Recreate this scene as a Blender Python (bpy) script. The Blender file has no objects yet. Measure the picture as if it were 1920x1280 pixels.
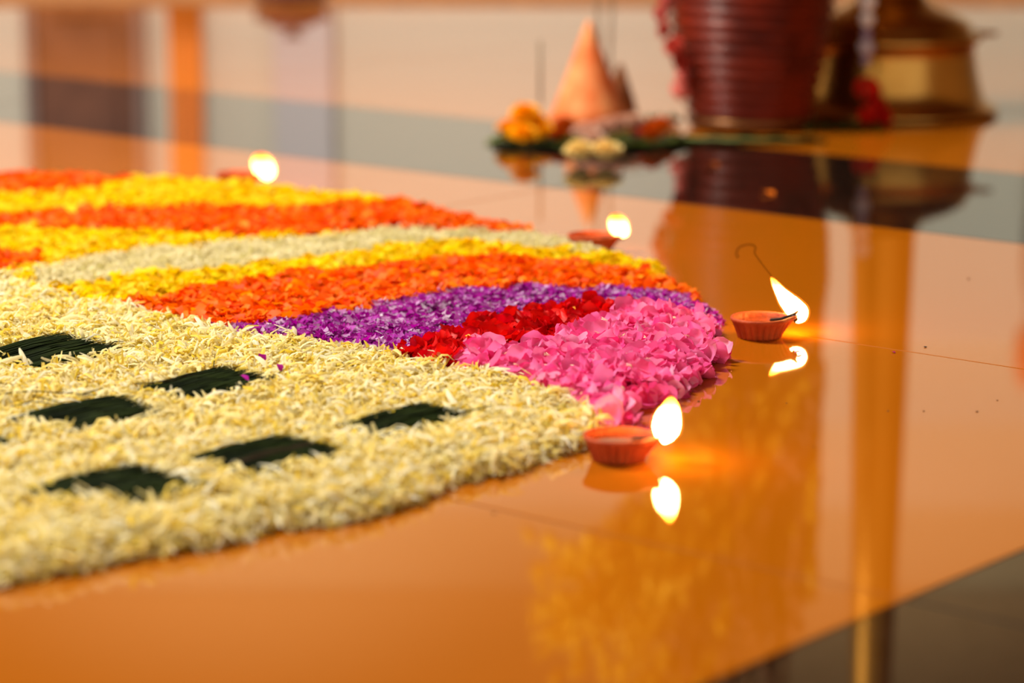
import bpy, bmesh, math, random
import numpy as np
from mathutils import Vector, Matrix
random.seed(7); rng = np.random.default_rng(7)
PI = math.pi
col = bpy.context.scene.collection
sc = bpy.context.scene

# ------------------------------------------------------------------ camera
H = 0.58; FPX = 5000.0; TH = math.atan(1020.0 / FPX)
cd = bpy.data.cameras.new('camera'); cam = bpy.data.objects.new('camera', cd); col.objects.link(cam)
cd.sensor_width = 36; cd.lens = FPX / 1920 * 36
cam.location = (0, 0, H); cam.rotation_euler = (PI / 2 - TH, 0, 0)
cd.dof.use_dof = True; cd.dof.focus_distance = 2.78; cd.dof.aperture_fstop = 2.75; cd.clip_start = 0.05
sc.camera = cam
# ------------------------------------------------------------------ world, lights, exposure
w = bpy.data.worlds.new('world'); sc.world = w; w.use_nodes = True
bg = w.node_tree.nodes['Background']; bg.inputs[0].default_value = (1.0, 0.89, 0.72, 1); bg.inputs[1].default_value = 1.0

def area(name, loc, target, size, energy, color):
    l = bpy.data.lights.new(name, 'AREA'); l.shape = 'RECTANGLE'; l.size, l.size_y = size; l.energy = energy; l.color = color
    o = bpy.data.objects.new(name, l); col.objects.link(o); o.location = loc
    o.rotation_euler = (Vector(target) - Vector(loc)).to_track_quat('-Z', 'Y').to_euler(); return o
area('added_key_light', (-2.2, 3.9, 3.6), (0, 3, 0), (1.2, 1.2), 350, (1.0, 0.94, 0.80))  # unseen key area added to brighten the flowers, not a window
for _x, _w in ((-3.2, 520), (-1.0, 720), (1.2, 470), (3.4, 270)):      # unseen spots added to brighten the foot of the far wall
    _l = bpy.data.lights.new('wall_fill_spot', 'SPOT'); _l.energy = _w; _l.color = (1, .94, .82); _l.spot_size = 1.15; _l.spot_blend = 1; _l.shadow_soft_size = .15
    _o = bpy.data.objects.new('wall_fill_spot', _l); col.objects.link(_o); _o.location = (_x, 6.6, 3.7)
    _o.rotation_euler = (Vector((_x, 9.0, .25)) - Vector((_x, 6.6, 3.7))).to_track_quat('-Z', 'Y').to_euler()
sc.view_settings.view_transform = 'Standard'; sc.view_settings.look = 'None'
sc.view_settings.gamma = 1; sc.view_settings.use_curve_mapping = False; sc.view_settings.exposure = 0.0

# ------------------------------------------------------------------ helpers
def ground(x, y, z=0.0):
    """where the photograph's point (x, y) meets the level z"""
    u, v = x - 960, y - 640
    t = (H - z) / (FPX * math.sin(TH) + v * math.cos(TH))
    return Vector((u * t, (FPX * math.cos(TH) - v * math.sin(TH)) * t, z))
def at_depth(x, y, Y):
    u, v = x - 960, y - 640
    t = Y / (FPX * math.cos(TH) - v * math.sin(TH))
    return Vector((u * t, Y, H - (FPX * math.sin(TH) + v * math.cos(TH)) * t))
def lin(c):
    return tuple((v / 255 / 12.92) if v / 255 <= .04045 else ((v / 255 + .055) / 1.055) ** 2.4 for v in c)
def mat(name, base, rough=.5, metal=0, spec=.5, noise=None, bump=None, sheen=0, coat=0, sub=0):
    m = bpy.data.materials.new(name); m.use_nodes = True; nt = m.node_tree; b = nt.nodes['Principled BSDF']
    b.inputs['Base Color'].default_value = (*base, 1); b.inputs['Roughness'].default_value = rough
    b.inputs['Metallic'].default_value = metal; b.inputs['Specular IOR Level'].default_value = spec
    b.inputs['Coat Weight'].default_value = coat
    tc = nt.nodes.new('ShaderNodeTexCoord')
    if noise:
        sca, c2, c3 = noise
        n = nt.nodes.new('ShaderNodeTexNoise'); n.inputs['Scale'].default_value = sca; n.inputs['Detail'].default_value = 5
        r = nt.nodes.new('ShaderNodeValToRGB'); r.color_ramp.elements[0].color = (*c2, 1); r.color_ramp.elements[1].color = (*c3, 1)
        r.color_ramp.elements[0].position = .35; r.color_ramp.elements[1].position = .65
        nt.links.new(tc.outputs['Object'], n.inputs['Vector']); nt.links.new(n.outputs['Fac'], r.inputs['Fac'])
        nt.links.new(r.outputs['Color'], b.inputs['Base Color'])
    if bump:
        n = nt.nodes.new('ShaderNodeTexNoise'); n.inputs['Scale'].default_value = bump[0]; n.inputs['Detail'].default_value = 4
        bp = nt.nodes.new('ShaderNodeBump'); bp.inputs['Strength'].default_value = bump[1]; bp.inputs['Distance'].default_value = .01
        nt.links.new(tc.outputs['Object'], n.inputs['Vector']); nt.links.new(n.outputs['Fac'], bp.inputs['Height']); nt.links.new(bp.outputs['Normal'], b.inputs['Normal'])
    return m
def petal_mat(name, cols=None, translucency=.3, rough=.55, vein=None):
    """petal: colour from the attribute of a pile, or one random colour for each single petal"""
    m = bpy.data.materials.new(name); m.use_nodes = True; nt = m.node_tree; nt.nodes.remove(nt.nodes['Principled BSDF'])
    out = nt.nodes['Material Output']
    if cols is None:
        a = nt.nodes.new('ShaderNodeAttribute'); a.attribute_name = 'Col'; c = a.outputs['Color']
    else:
        oi = nt.nodes.new('ShaderNodeObjectInfo'); r = nt.nodes.new('ShaderNodeValToRGB'); r.color_ramp.interpolation = 'LINEAR'
        e = r.color_ramp.elements
        while len(e) < len(cols): e.new(.5)
        for i, cc in enumerate(cols): e[i].position = i / (len(cols) - 1); e[i].color = (*lin(cc), 1)
        nt.links.new(oi.outputs['Random'], r.inputs['Fac']); c = r.outputs['Color']
    if vein:
        tc = nt.nodes.new('ShaderNodeTexCoord'); n = nt.nodes.new('ShaderNodeTexNoise'); n.inputs['Scale'].default_value = vein[0]
        mx = nt.nodes.new('ShaderNodeMix'); mx.data_type = 'RGBA'; mx.blend_type = 'MULTIPLY'; mx.inputs[7].default_value = (*vein[1], 1)
        mr = nt.nodes.new('ShaderNodeMapRange'); mr.inputs[1].default_value = .45; mr.inputs[2].default_value = .65
        nt.links.new(tc.outputs['Object'], n.inputs['Vector']); nt.links.new(n.outputs['Fac'], mr.inputs[0]); nt.links.new(mr.outputs[0], mx.inputs[0])
        nt.links.new(c, mx.inputs[6]); c = mx.outputs[2]
    d = nt.nodes.new('ShaderNodeBsdfPrincipled'); d.inputs['Roughness'].default_value = rough; d.inputs['Specular IOR Level'].default_value = .16
    t = nt.nodes.new('ShaderNodeBsdfTranslucent'); mix = nt.nodes.new('ShaderNodeMixShader'); mix.inputs[0].default_value = translucency
    nt.links.new(c, d.inputs['Base Color']); nt.links.new(c, t.inputs['Color'])
    nt.links.new(d.outputs[0], mix.inputs[1]); nt.links.new(t.outputs[0], mix.inputs[2]); nt.links.new(mix.outputs[0], out.inputs['Surface'])
    return m
def link(name, me, m=None, parent=None, smooth=True):
    if m is not None and len(me.materials) == 0: me.materials.append(m)
    if smooth: me.polygons.foreach_set('use_smooth', [True] * len(me.polygons))
    o = bpy.data.objects.new(name, me); col.objects.link(o)
    if parent is not None: o.parent = parent
    return o
def obj(name, bm, m=None, parent=None, smooth=True):
    me = bpy.data.meshes.new(name); bm.normal_update(); bm.to_mesh(me); bm.free(); return link(name, me, m, parent, smooth)
def tag(o, label=None, cat=None, group=None, kind=None):
    if label: o['label'] = label
    if cat: o['category'] = cat
    if group: o['group'] = group
    if kind: o['kind'] = kind
    return o
def thing(name, label, cat, loc=(0, 0, 0), rz=0, group=None):
    o = bpy.data.objects.new(name, None); col.objects.link(o); o.location = loc; o.rotation_euler = (0, 0, rz); o.empty_display_size = .05
    return tag(o, label, cat, group)
def add_box(bm, x0, x1, y0, y1, z0, z1, bev=0):
    r = bmesh.ops.create_cube(bm, size=1); vs = r['verts']
    for v in vs: v.co = Vector(((x0 + x1) / 2 + v.co.x * (x1 - x0), (y0 + y1) / 2 + v.co.y * (y1 - y0), (z0 + z1) / 2 + v.co.z * (z1 - z0)))
    if bev:
        es = list({e for v in vs for e in v.link_edges}); bmesh.ops.bevel(bm, geom=es, offset=bev, segments=2, affect='EDGES', profile=.5)
    return bm
def add_lathe(bm, prof, n=48, fn=None, cap0=True, cap1=True, centre=(0, 0)):
    rings = []
    for i, (r, z) in enumerate(prof):
        ring = []
        for k in range(n):
            a = 2 * PI * k / n; rr, zz = (fn(r, z, a, i) if fn else (r, z))
            ring.append(bm.verts.new((centre[0] + rr * math.cos(a), centre[1] + rr * math.sin(a), zz)))
        rings.append(ring)
    for a, b in zip(rings, rings[1:]):
        for k in range(n): bm.faces.new((a[k], a[(k + 1) % n], b[(k + 1) % n], b[k]))
    if cap0: bm.faces.new(rings[0][::-1])
    if cap1: bm.faces.new(rings[-1])
    return bm
def add_tube(bm, pts, rads, n=8, caps=True):
    pts = [Vector(p) for p in pts]; rings = []
    if not hasattr(rads, '__len__'): rads = [rads] * len(pts)
    up = Vector((.13, .21, .97))
    for i, p in enumerate(pts):
        t = (pts[min(i + 1, len(pts) - 1)] - pts[max(i - 1, 0)]).normalized()
        s = t.cross(up)
        if s.length < 1e-3: s = t.cross(Vector((1, 0, 0)))
        s.normalize(); q = s.cross(t)
        rings.append([bm.verts.new(p + (s * math.cos(2 * PI * k / n) + q * math.sin(2 * PI * k / n)) * rads[i]) for k in range(n)])
    for a, b in zip(rings, rings[1:]):
        for k in range(n): bm.faces.new((a[k], a[(k + 1) % n], b[(k + 1) % n], b[k]))
    if caps: bm.faces.new(rings[0][::-1]); bm.faces.new(rings[-1])
    return bm

# ------------------------------------------------------------------ setting: the tiled floor
D1 = np.array([-(-5088 - 960), -math.hypot(FPX, 1020)]); D1 /= np.linalg.norm(D1)      # direction of the joints
N1 = np.array([-D1[1], D1[0]])
A1 = math.atan2(D1[1], D1[0])
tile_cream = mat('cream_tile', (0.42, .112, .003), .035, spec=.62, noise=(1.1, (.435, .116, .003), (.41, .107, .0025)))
tile_dark = mat('dark_tile', (.010, .006, .004), .035, spec=.66, noise=(60, (.006, .004, .003), (.016, .010, .007)))
grout = mat('grout', (.20, .075, .015), .8)
bm = bmesh.new(); add_box(bm, -9, 9, -2, 9.06, -.05, -.0035)
floor = tag(obj('floor', bm, grout, smooth=False), 'polished cream tiled floor crossed by dark tile borders', kind='structure')
def tile(d0, d1_, n0, n1_, m, name):
    g = .0011; bm = bmesh.new(); add_box(bm, d0 + g, d1_ - g, n0 + g, n1_ - g, -.02, 0, .0007)
    for v in bm.verts:
        q = D1 * v.co.x + N1 * v.co.y; v.co.x, v.co.y = q[0], q[1]
    # only keep slabs that lie on the floor plate
    xs = [v.co.x for v in bm.verts]; ys = [v.co.y for v in bm.verts]
    if max(xs) > 6.5 or min(xs) < -6.5 or max(ys) > 8.9 or min(ys) < -1.5 :
        # trim the slabs along the walls
        for co, no in (((0, 9.0, 0), (0, 1, 0)), ((0, -2, 0), (0, -1, 0)), ((7, 0, 0), (1, 0, 0)), ((-7, 0, 0), (-1, 0, 0))):
            bmesh.ops.bisect_plane(bm, geom=bm.verts[:] + bm.edges[:] + bm.faces[:], plane_co=co, plane_no=no, clear_outer=True)
        if len(bm.faces) < 4: bm.free(); return
    obj(name, bm, m, floor, smooth=False)
n_lines = [1.632 - .77 * k for k in range(8, 0, -1)] + [1.632, 2.405, 3.104, 3.70] + [3.70 + .77 * k for k in range(1, 12)]
d_lines = [-.998 - 1.54 * k for k in range(8, 0, -1)] + [-.998, -.398] + [-.398 + 1.54 * k for k in range(1, 6)]
for i in range(len(n_lines) - 1):
    for j in range(len(d_lines) - 1):
        n0, n1_, d0, d1_ = n_lines[i], n_lines[i + 1], d_lines[j], d_lines[j + 1]
        c = D1 * (d0 + d1_) / 2 + N1 * (n0 + n1_) / 2
        if not (-7.5 < c[0] < 7.5 and -2.3 < c[1] < 9.7): continue
        dark = abs(n0 - 3.104) < .01 or abs(d0 + .998) < .01
        tile(d0, d1_, n0, n1_, tile_dark if dark else tile_cream, 'dark_tile' if dark else 'cream_tile')

# ------------------------------------------------------------------ setting: the far wall (met in the floor's reflection)
plaster = mat('cream_plaster', (.56, .55, .48), .9, bump=(30, .1))
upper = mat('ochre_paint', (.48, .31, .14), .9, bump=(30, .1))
grey_pl = mat('lilac_plaster', (.50, .50, .54), .9)
bm = bmesh.new(); add_box(bm, -7, 7, 9.0, 9.2, 0, 1.25)
wall = tag(obj('wall_back', bm, plaster, smooth=False), kind='structure')
for _k, (_c, _z0, _z1) in enumerate((((.56, .53, .40), 1.25, 1.55), ((.58, .50, .33), 1.55, 1.85), ((.54, .41, .22), 1.85, 2.15))):  # stepped tones put the upward fading of light into the wall's colour
    bm = bmesh.new(); add_box(bm, -7, 7, 8.999 - .001 * _k, 9.2, _z0, _z1); obj('wall_falloff_step', bm, mat('wall_falloff_tone', _c, .9), wall, smooth=False)
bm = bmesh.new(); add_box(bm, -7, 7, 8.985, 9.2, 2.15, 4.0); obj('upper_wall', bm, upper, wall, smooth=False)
bm = bmesh.new(); add_box(bm, -.80, -.60, 8.93, 9.0, 0, 1.55, .01); obj('pilaster', bm, grey_pl, wall, smooth=False)
bm = bmesh.new(); add_box(bm, 1.05, 2.6, 8.98, 9.0, 0, 1.25, .005); obj('grey_panel', bm, mat('grey_plaster', (.50, .54, .47), .9), wall, smooth=False)
bm = bmesh.new(); add_box(bm, -7, 7, -1.9, 9.2, 4.0, 4.15)
tag(obj('ceiling', bm, mat('ceiling_wood', (.16, .07, .03), .6, noise=(6, (.13, .055, .02), (.2, .09, .04))), smooth=False), kind='structure')
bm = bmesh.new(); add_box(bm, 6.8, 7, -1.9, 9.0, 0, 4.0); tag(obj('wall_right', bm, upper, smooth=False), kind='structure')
brown = mat('brown_door_wood', (.13, .045, .022), .5, noise=(8, (.10, .03, .015), (.17, .06, .03)))
door = tag(thing('door_1', None, None, (-1.43, 8.97, 0)), kind='structure')
bm = bmesh.new()
add_box(bm, -.16, .16, -.03, .03, 0, 1.95, .004)
obj('door_leaf', bm, brown, door, smooth=False)
for z0, z1 in ((.15, .95), (1.05, 1.8)):
    bm = bmesh.new(); add_box(bm, -.11, .11, -.045, -.03, z0, z1, .006); obj('door_panel', bm, brown, door, smooth=False)
fm = mat('door_frame_paint', (.20, .14, .13), .6)
for sx in (-.20, .165):
    bm = bmesh.new(); add_box(bm, sx, sx + .035, -.05, .03, 0, 2.0, .004); obj('door_frame', bm, fm, door, smooth=False)
bm = bmesh.new(); add_box(bm, -.20, .20, -.05, .03, 1.96, 2.0, .004); obj('door_frame', bm, fm, door, smooth=False)
bm = bmesh.new(); add_lathe(bm, [(.004, 0), (.016, .004), (.02, .02), (.012, .035), (.003, .04)], 16)
k = obj('door_knob', bm, mat('knob_brass', (.7, .45, .15), .3, 1), door); k.location = (.12, -.045, 1.0); k.rotation_euler = (PI / 2, 0, 0)

# orange cloth hanging beside the door
bm = bmesh.new(); nx = 24
vs = [[bm.verts.new((-.055 + .11 * i / nx + 0.004 * math.sin(j), .014 * math.sin(i * 1.3) , 1.9 * j / 8 + .01)) for i in range(nx + 1)] for j in range(9)]
for j in range(8):
    for i in range(nx): bm.faces.new((vs[j][i], vs[j][i + 1], vs[j + 1][i + 1], vs[j + 1][i]))
t = thing('curtain', 'narrow orange curtain hanging against the cream wall beside the brown door', 'curtain', (-1.095, 8.93, 0))
c = obj('curtain_cloth', bm, mat('orange_cloth', (.78, .27, .05), .8), t)
so = c.modifiers.new('s', 'SOLIDIFY'); so.thickness = .003
bm = bmesh.new(); add_tube(bm, [(-.09, 0, 1.92), (.09, 0, 1.92)], .01, 10); obj('curtain_rod', bm, brown, t)
for sx in (-.08, .08):
    bm = bmesh.new(); add_tube(bm, [(sx, 0, 1.92), (sx, .07, 1.92)], .006, 8); obj('rod_bracket', bm, brown, t)

# brown mat and dark red bundle at the far edge of the floor
bm = bmesh.new(); add_box(bm, -2.6, 2.7, 7.62, 8.80, 0.0, .006, .002)
tag(obj('floor_mat', bm, mat('coir', (.36, .13, .035), .9, noise=(25, (.26, .09, .025), (.44, .18, .05)), bump=(300, .4)), smooth=False),
    'long brown coir mat along the far edge of the floor', 'mat')
def lump(bm, r, seed, sq=(1, 1, .6)):
    rr = random.Random(seed); res = bmesh.ops.create_icosphere(bm, subdivisions=3, radius=1)
    ph = [rr.uniform(0, 6) for _ in range(6)]
    for v in res['verts']:
        c = v.co.copy(); k = 1 + .12 * math.sin(4 * c.x + ph[0]) + .1 * math.sin(5 * c.y + ph[1]) + .07 * math.sin(9 * c.z + ph[2] + 4 * c.x)
        v.co = Vector((c.x * sq[0], c.y * sq[1], max(c.z, -.7) * sq[2] + .7 * sq[2])) * r * k
        v.co.z = max(v.co.z, 0)
t = thing('cloth_bundle', 'small dark maroon cloth bundle lying on the brown mat', 'cloth', (-.63, 7.68, .006))
bm = bmesh.new(); lump(bm, .1, 3, (1.15, .6, .35)); obj('bundle_body', bm, mat('maroon_cloth', (.10, .02, .018), .85, bump=(40, .5)), t)
bm = bmesh.new(); add_lathe(bm, [(.012, .05), (.018, .062), (.010, .07), (.022, .082), (.030, .09)], 14, lambda r, z, a, i: (r * (1 + .15 * math.cos(5 * a)), z)); obj('knot', bm, bpy.data.materials['maroon_cloth'], t)
# slim grey stand with a red top, near the wall on the right
t = thing('pole_stand', 'slim grey pole stand with a red pennant, by the far wall on the right', 'stand', (1.70, 8.6, 0))
g = mat('grey_metal', (.16, .15, .13), .5, .3)
bm = bmesh.new(); add_lathe(bm, [(.07, 0), (.07, .008), (.02, .02), (.01, .03)], 20); obj('base', bm, g, t)
bm = bmesh.new(); add_tube(bm, [(0, 0, .02), (0, 0, 1.32)], .010, 10); obj('pole', bm, g, t)
bm = bmesh.new(); add_lathe(bm, [(.008, .72), (.026, .78), (.03, .9), (.024, 1.0), (.008, 1.03)], 14); obj('grey_sleeve', bm, g, t)
bm = bmesh.new(); add_lathe(bm, [(.01, 1.12), (.034, 1.14), (.04, 1.22), (.03, 1.3), (.006, 1.33)], 16, lambda r, z, a, i: (r * (1 + .1 * math.cos(6 * a)), z)); obj('pennant', bm, mat('red_cloth', (.55, .06, .03), .8), t)

# ------------------------------------------------------------------ the flower carpet: plan of its colours
CX, CY, CR = -.925, 2.941, 1.146
L = {}
L['b1'] = [(-700, 420), (0, 370), (130, 362), (220, 345), (290, 322), (300, 200)]
L['b2'] = [(-700, 470), (0, 405), (100, 402), (200, 395), (350, 391), (560, 392), (700, 384), (770, 372), (800, 350), (810, 200)]
L['b3'] = [(-700, 450), (0, 426), (125, 427), (350, 435), (500, 440), (650, 434), (730, 424), (900, 430), (950, 436), (990, 436), (1010, 200)]
L['b4'] = [(-700, 640), (0, 512), (40, 507), (130, 487), (250, 466), (400, 455), (550, 445), (640, 440), (730, 424), (900, 430), (950, 436), (1010, 420), (1030, 200)]
L['b5'] = [(-700, 640), (0, 512), (59, 508), (60, 548), (150, 530), (250, 515), (400, 504), (480, 495), (600, 480), (760, 458), (830, 452), (1000, 464), (1130, 474), (1180, 470), (1200, 200)]
L['b6'] = [(-700, 640), (0, 512), (60, 548), (150, 566), (225, 574), (300, 558), (400, 540), (480, 529), (560, 516), (700, 503), (850, 484), (1000, 489), (1130, 500), (1235, 517), (1260, 510), (1270, 200)]
L['b7'] = [(-700, 640), (0, 512), (60, 548), (225, 577), (300, 593), (395, 613), (500, 607), (560, 600), (650, 586), (740, 566), (820, 546), (1000, 541), (1100, 542), (1290, 548), (1330, 570), (1340, 200)]
L['b8'] = [(-700, 640), (0, 512), (60, 548), (225, 577), (395, 615), (500, 635), (600, 652), (740, 668), (800, 652), (850, 632), (920, 605), (1050, 582), (1110, 574), (1190, 584), (1300, 592), (1345, 600), (1400, 605)]
L['b9'] = [(-700, 640), (0, 512), (60, 548), (225, 577), (395, 615), (740, 668), (850, 690), (880, 668), (910, 652), (1000, 664), (1040, 652), (1060, 632), (1120, 612), (1185, 592), (1200, 586), (1300, 594), (1400, 605)]
L['b10'] = [(-700, 640), (0, 512), (60, 548), (225, 577), (395, 615), (740, 668), (850, 690), (900, 695), (980, 712), (1040, 735), (1080, 752), (1130, 775), (1165, 797), (1300, 900)]
KEYS = ['b1', 'b2', 'b3', 'b4', 'b5', 'b6', 'b7', 'b8', 'b9', 'b10']
ZL = .016
def to_px(X, Y, z=ZL):
    c, s = math.cos(TH), math.sin(TH)
    zc = Y * c + (H - z) * s; v = (H - z) * c - Y * s
    return 960 + FPX * X / zc, 640 + FPX * v / zc
_ang_n = [rng.uniform(0, 6.28) for _ in range(8)]
def radius_at(X, Y):
    a = np.arctan2(Y - CY, X - CX)
    # wavy hand-laid edge, a little fuller where the pink heap sits
    return CR + .007 * np.sin(23 * a + 1) + .005 * np.sin(41 * a + 2.2) + .004 * np.sin(67 * a + .4) + .012 * np.exp(-((a + .17) / .14) ** 2) - .026 * np.exp(-((a - .62) / .16) ** 2)
def zone(X, Y, jit=3.0):
    x, y = to_px(X, Y); x = x + rng.normal(0, jit, np.shape(x)); y = y + rng.normal(0, jit * .42, np.shape(x))
    z = np.zeros(np.shape(x), int)
    for i, k in enumerate(KEYS):
        p = np.array(L[k], float); z = np.maximum(z, np.where(y > np.interp(x, p[:, 0], p[:, 1]), i + 1, 0))
    # a tongue of orange at the far left inside the second yellow band
    t = (z == 3) & (x < 80) & (y > 468 + np.maximum(x, 0) * .10) & (y < 510 - .35 * np.maximum(x, 0))
    z = np.where(t, 20, z)
    inside = np.hypot(X - CX, Y - CY) < radius_at(X, Y)
    return np.where(inside, z, -1)
HZ = {0: .017, 1: .018, 2: .020, 3: .016, 4: .015, 5: .017, 6: .020, 7: .017, 8: .018, 9: .021, 10: .019, 20: .018}
def height(X, Y, z):
    e = np.clip((radius_at(X, Y) - np.hypot(X - CX, Y - CY)) / .035, 0, 1)
    hz = np.array([HZ[int(k)] for k in z])
    n = .0022 * np.sin(61 * X + 3 * np.sin(37 * Y)) + .0022 * np.sin(53 * Y + 2.5 * np.sin(41 * X)) + .0012 * np.sin(140 * X + 90 * Y)
    return (hz + n) * np.sqrt(e)

PILE = petal_mat('petal_pile_colours', None, .42)
def grid_template(nx, ny, fn):
    vs = [fn(i / nx, j / ny) for j in range(ny + 1) for i in range(nx + 1)]
    fs = [(j * (nx + 1) + i, j * (nx + 1) + i + 1, (j + 1) * (nx + 1) + i + 1, (j + 1) * (nx + 1) + i) for j in range(ny) for i in range(nx)]
    return np.array(vs, float), np.array(fs, int)
def strap(u, v):            # long ray floret: unit length along y
    wv = .5 * (math.sin(PI * min(.96, .10 + .86 * v)) ** .6) * .135
    x = (u - .5) * 2 * wv
    return (x, v - .5, (.17 * math.sin(PI * v)) - .5 * abs(u - .5) * wv * 2)
def marig(u, v):            # short ruffled petal
    wv = .17 + .30 * math.sin(PI * min(1, v * .75)) ; x = (u - .5) * 2 * wv
    return (x, v - .5, .14 * math.sin(PI * v) + .10 * math.sin(3 * PI * u) * v)
def floret(u, v):
    wv = .12 + .32 * v; x = (u - .5) * 2 * wv
    return (x, v - .5, .25 * v * v + .1 * math.cos(4 * u))
def broad(u, v, ruff=.07, cup=.28):      # rose or oleander petal
    wv = .13 + .40 * math.sin(PI * min(.93, v ** 1.15 * .80 + .03)) ** .8
    if v > .98: wv *= .86
    x = (u - .5) * 2 * wv
    edge = abs(u - .5) * 2
    return (x, v - .5 - .09 * edge ** 2 * v * 2, cup * (edge ** 2) * wv + .16 * (v - .5) ** 2 * 2 + ruff * v * v * math.sin(9 * u + 2 * v) )
T_STRAP = grid_template(2, 3, strap); T_MAR = grid_template(2, 2, marig); T_FLO = grid_template(2, 1, floret)
T_BROAD = grid_template(5, 5, broad); T_BROAD2 = grid_template(5, 5, lambda u, v: broad(u, v, -.10, .5)); T_BROAD3 = grid_template(5, 5, lambda u, v: broad(1 - u, v, .15, -.25))

def pile(name, parent, tmpl, pos, yaw, pitch, roll, scale, cols, extra=None, kind='stuff'):
    tv, tf = tmpl; n = len(pos); k = len(tv)
    cy, sy = np.cos(yaw), np.sin(yaw); cp, sp = np.cos(pitch), np.sin(pitch); cr, sr = np.cos(roll), np.sin(roll)
    Rz = np.zeros((n, 3, 3)); Rz[:, 0, 0] = cy; Rz[:, 0, 1] = -sy; Rz[:, 1, 0] = sy; Rz[:, 1, 1] = cy; Rz[:, 2, 2] = 1
    Rx = np.zeros((n, 3, 3)); Rx[:, 0, 0] = 1; Rx[:, 1, 1] = cp; Rx[:, 1, 2] = -sp; Rx[:, 2, 1] = sp; Rx[:, 2, 2] = cp
    Ry = np.zeros((n, 3, 3)); Ry[:, 1, 1] = 1; Ry[:, 0, 0] = cr; Ry[:, 0, 2] = sr; Ry[:, 2, 0] = -sr; Ry[:, 2, 2] = cr
    R = Rz @ Rx @ Ry
    sv = tv[None] * scale[:, None, :] if scale.ndim == 2 else tv[None] * scale[:, None, None]
    V = np.einsum('nij,nkj->nki', R, sv) + pos[:, None, :]
    # nothing sinks below the tiles
    V[:, :, 2] = np.maximum(V[:, :, 2], .0006)
    F = (tf[None] + (np.arange(n) * k)[:, None, None]).reshape(-1, 4); C = np.repeat(cols, k, axis=0); V = V.reshape(-1, 3)
    if extra is not None:
        ev, ef, ec = extra; F = np.vstack([F, ef + len(V)]); V = np.vstack([V, ev]); C = np.vstack([C, ec])
    me = bpy.data.meshes.new(name); me.vertices.add(len(V)); me.vertices.foreach_set('co', V.astype('f').ravel())
    me.loops.add(F.size); me.loops.foreach_set('vertex_index', F.astype('i').ravel())
    me.polygons.add(len(F)); me.polygons.foreach_set('loop_start', np.arange(0, F.size, 4, dtype='i'))
    me.polygons.foreach_set('use_smooth', np.ones(len(F), bool))
    me.update(calc_edges=True)
    at = me.color_attributes.new('Col', 'FLOAT_COLOR', 'POINT'); at.data.foreach_set('color', np.c_[C, np.ones(len(C))].astype('f').ravel())
    me.materials.append(PILE); o = link(name, me, None, parent, smooth=False)
    if kind: o['kind'] = kind
    return o
def mixcols(n, palette, weights, dark=.25):
    pal = np.array([lin(c) for c in palette]); idx = rng.choice(len(pal), n, p=np.array(weights) / sum(weights))
    idx2 = rng.choice(len(pal), n, p=np.array(weights) / sum(weights)); t = rng.random(n)[:, None] * .5
    return (pal[idx] * (1 - t) + pal[idx2] * t) * (1 - dark * rng.random(n)[:, None])

W_P = [(255, 246, 200), (254, 236, 145), (250, 220, 70), (226, 204, 70), (255, 253, 230)]; W_W = [5.5, 5, 3.2, 1.1, 3.2]
WT_P = [(250, 240, 200), (238, 226, 170), (215, 205, 120)]
Y_P = [(255, 228, 0), (255, 208, 0), (255, 238, 20), (240, 190, 0)]; Y_W = [5, 3, 2, 1]
O_P = [(255, 108, 0), (255, 132, 0), (255, 84, 0), (255, 165, 10)]; O_W = [5, 4, 3, 1.2]
P_P = [(190, 8, 172), (158, 0, 145), (215, 80, 215), (235, 195, 240), (248, 228, 250)]; P_W = [5, 3, 2.5, 1.6, 1.2]
R_P = [(235, 4, 14), (205, 0, 12), (245, 20, 24), (170, 0, 10)]; R_W = [4, 3, 2, 2]
K_P = [(255, 96, 172), (255, 135, 200), (250, 60, 145), (255, 170, 220)]; K_W = [4, 3, 2, 1]
# band: zone, name, label, palette, weights, template, petal length, density per m2, single petals, their palette
bands = [
    (0, 'orange_petal_band', 'outermost band of orange marigold petals at the far left rim of the carpet', O_P, O_W, T_MAR, .013, 36000, 0),
    (1, 'yellow_petal_band', 'band of yellow petals between the two farthest orange bands, below the farthest small flame', Y_P, Y_W, T_MAR, .013, 36000, 0),
    (2, 'orange_petal_band', 'long orange petal band that ends short of the pale white strip at the far rim', O_P, O_W, T_MAR, .013, 36000, 0),
    (3, 'yellow_petal_band', 'yellow petal band lying between the middle orange band and the thin white strip', Y_P, Y_W, T_MAR, .012, 36000, 0),
    (20, 'orange_petal_patch', 'short orange petal patch at the left frame edge, enclosed by yellow petals', O_P, O_W, T_MAR, .012, 36000, 0),
    (4, 'white_petal_band', 'thin off-white petal strip sweeping between two yellow bands', WT_P, [5, 3, 1], T_STRAP, .017, 70000, 0),
    (5, 'yellow_petal_band', 'yellow petal band directly above the broad orange band', Y_P, Y_W, T_MAR, .013, 40000, 0),
    (6, 'orange_petal_band', 'broad orange petal band directly above the purple band', O_P, O_W, T_MAR, .013, 45000, 160),
    (7, 'purple_petal_band', 'purple and lilac petal band between the orange and the red petals', P_P, P_W, T_FLO, .0085, 120000, 0),
    (8, 'red_petal_band', 'band of crumpled dark red petals between purple and pink', R_P, R_W, T_BROAD, .019, 9000, 200),
    (9, 'pink_petal_heap', 'thick heap of pink ruffled petals at the corner nearest the right clay lamp', K_P, K_W, T_BROAD, .023, 9500, 300),
    (10, 'white_petal_field', 'broad field of creamy white shredded petals holding the dark green grass patches', W_P, W_W, T_STRAP, .0235, 88000, 300),
]
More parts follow.
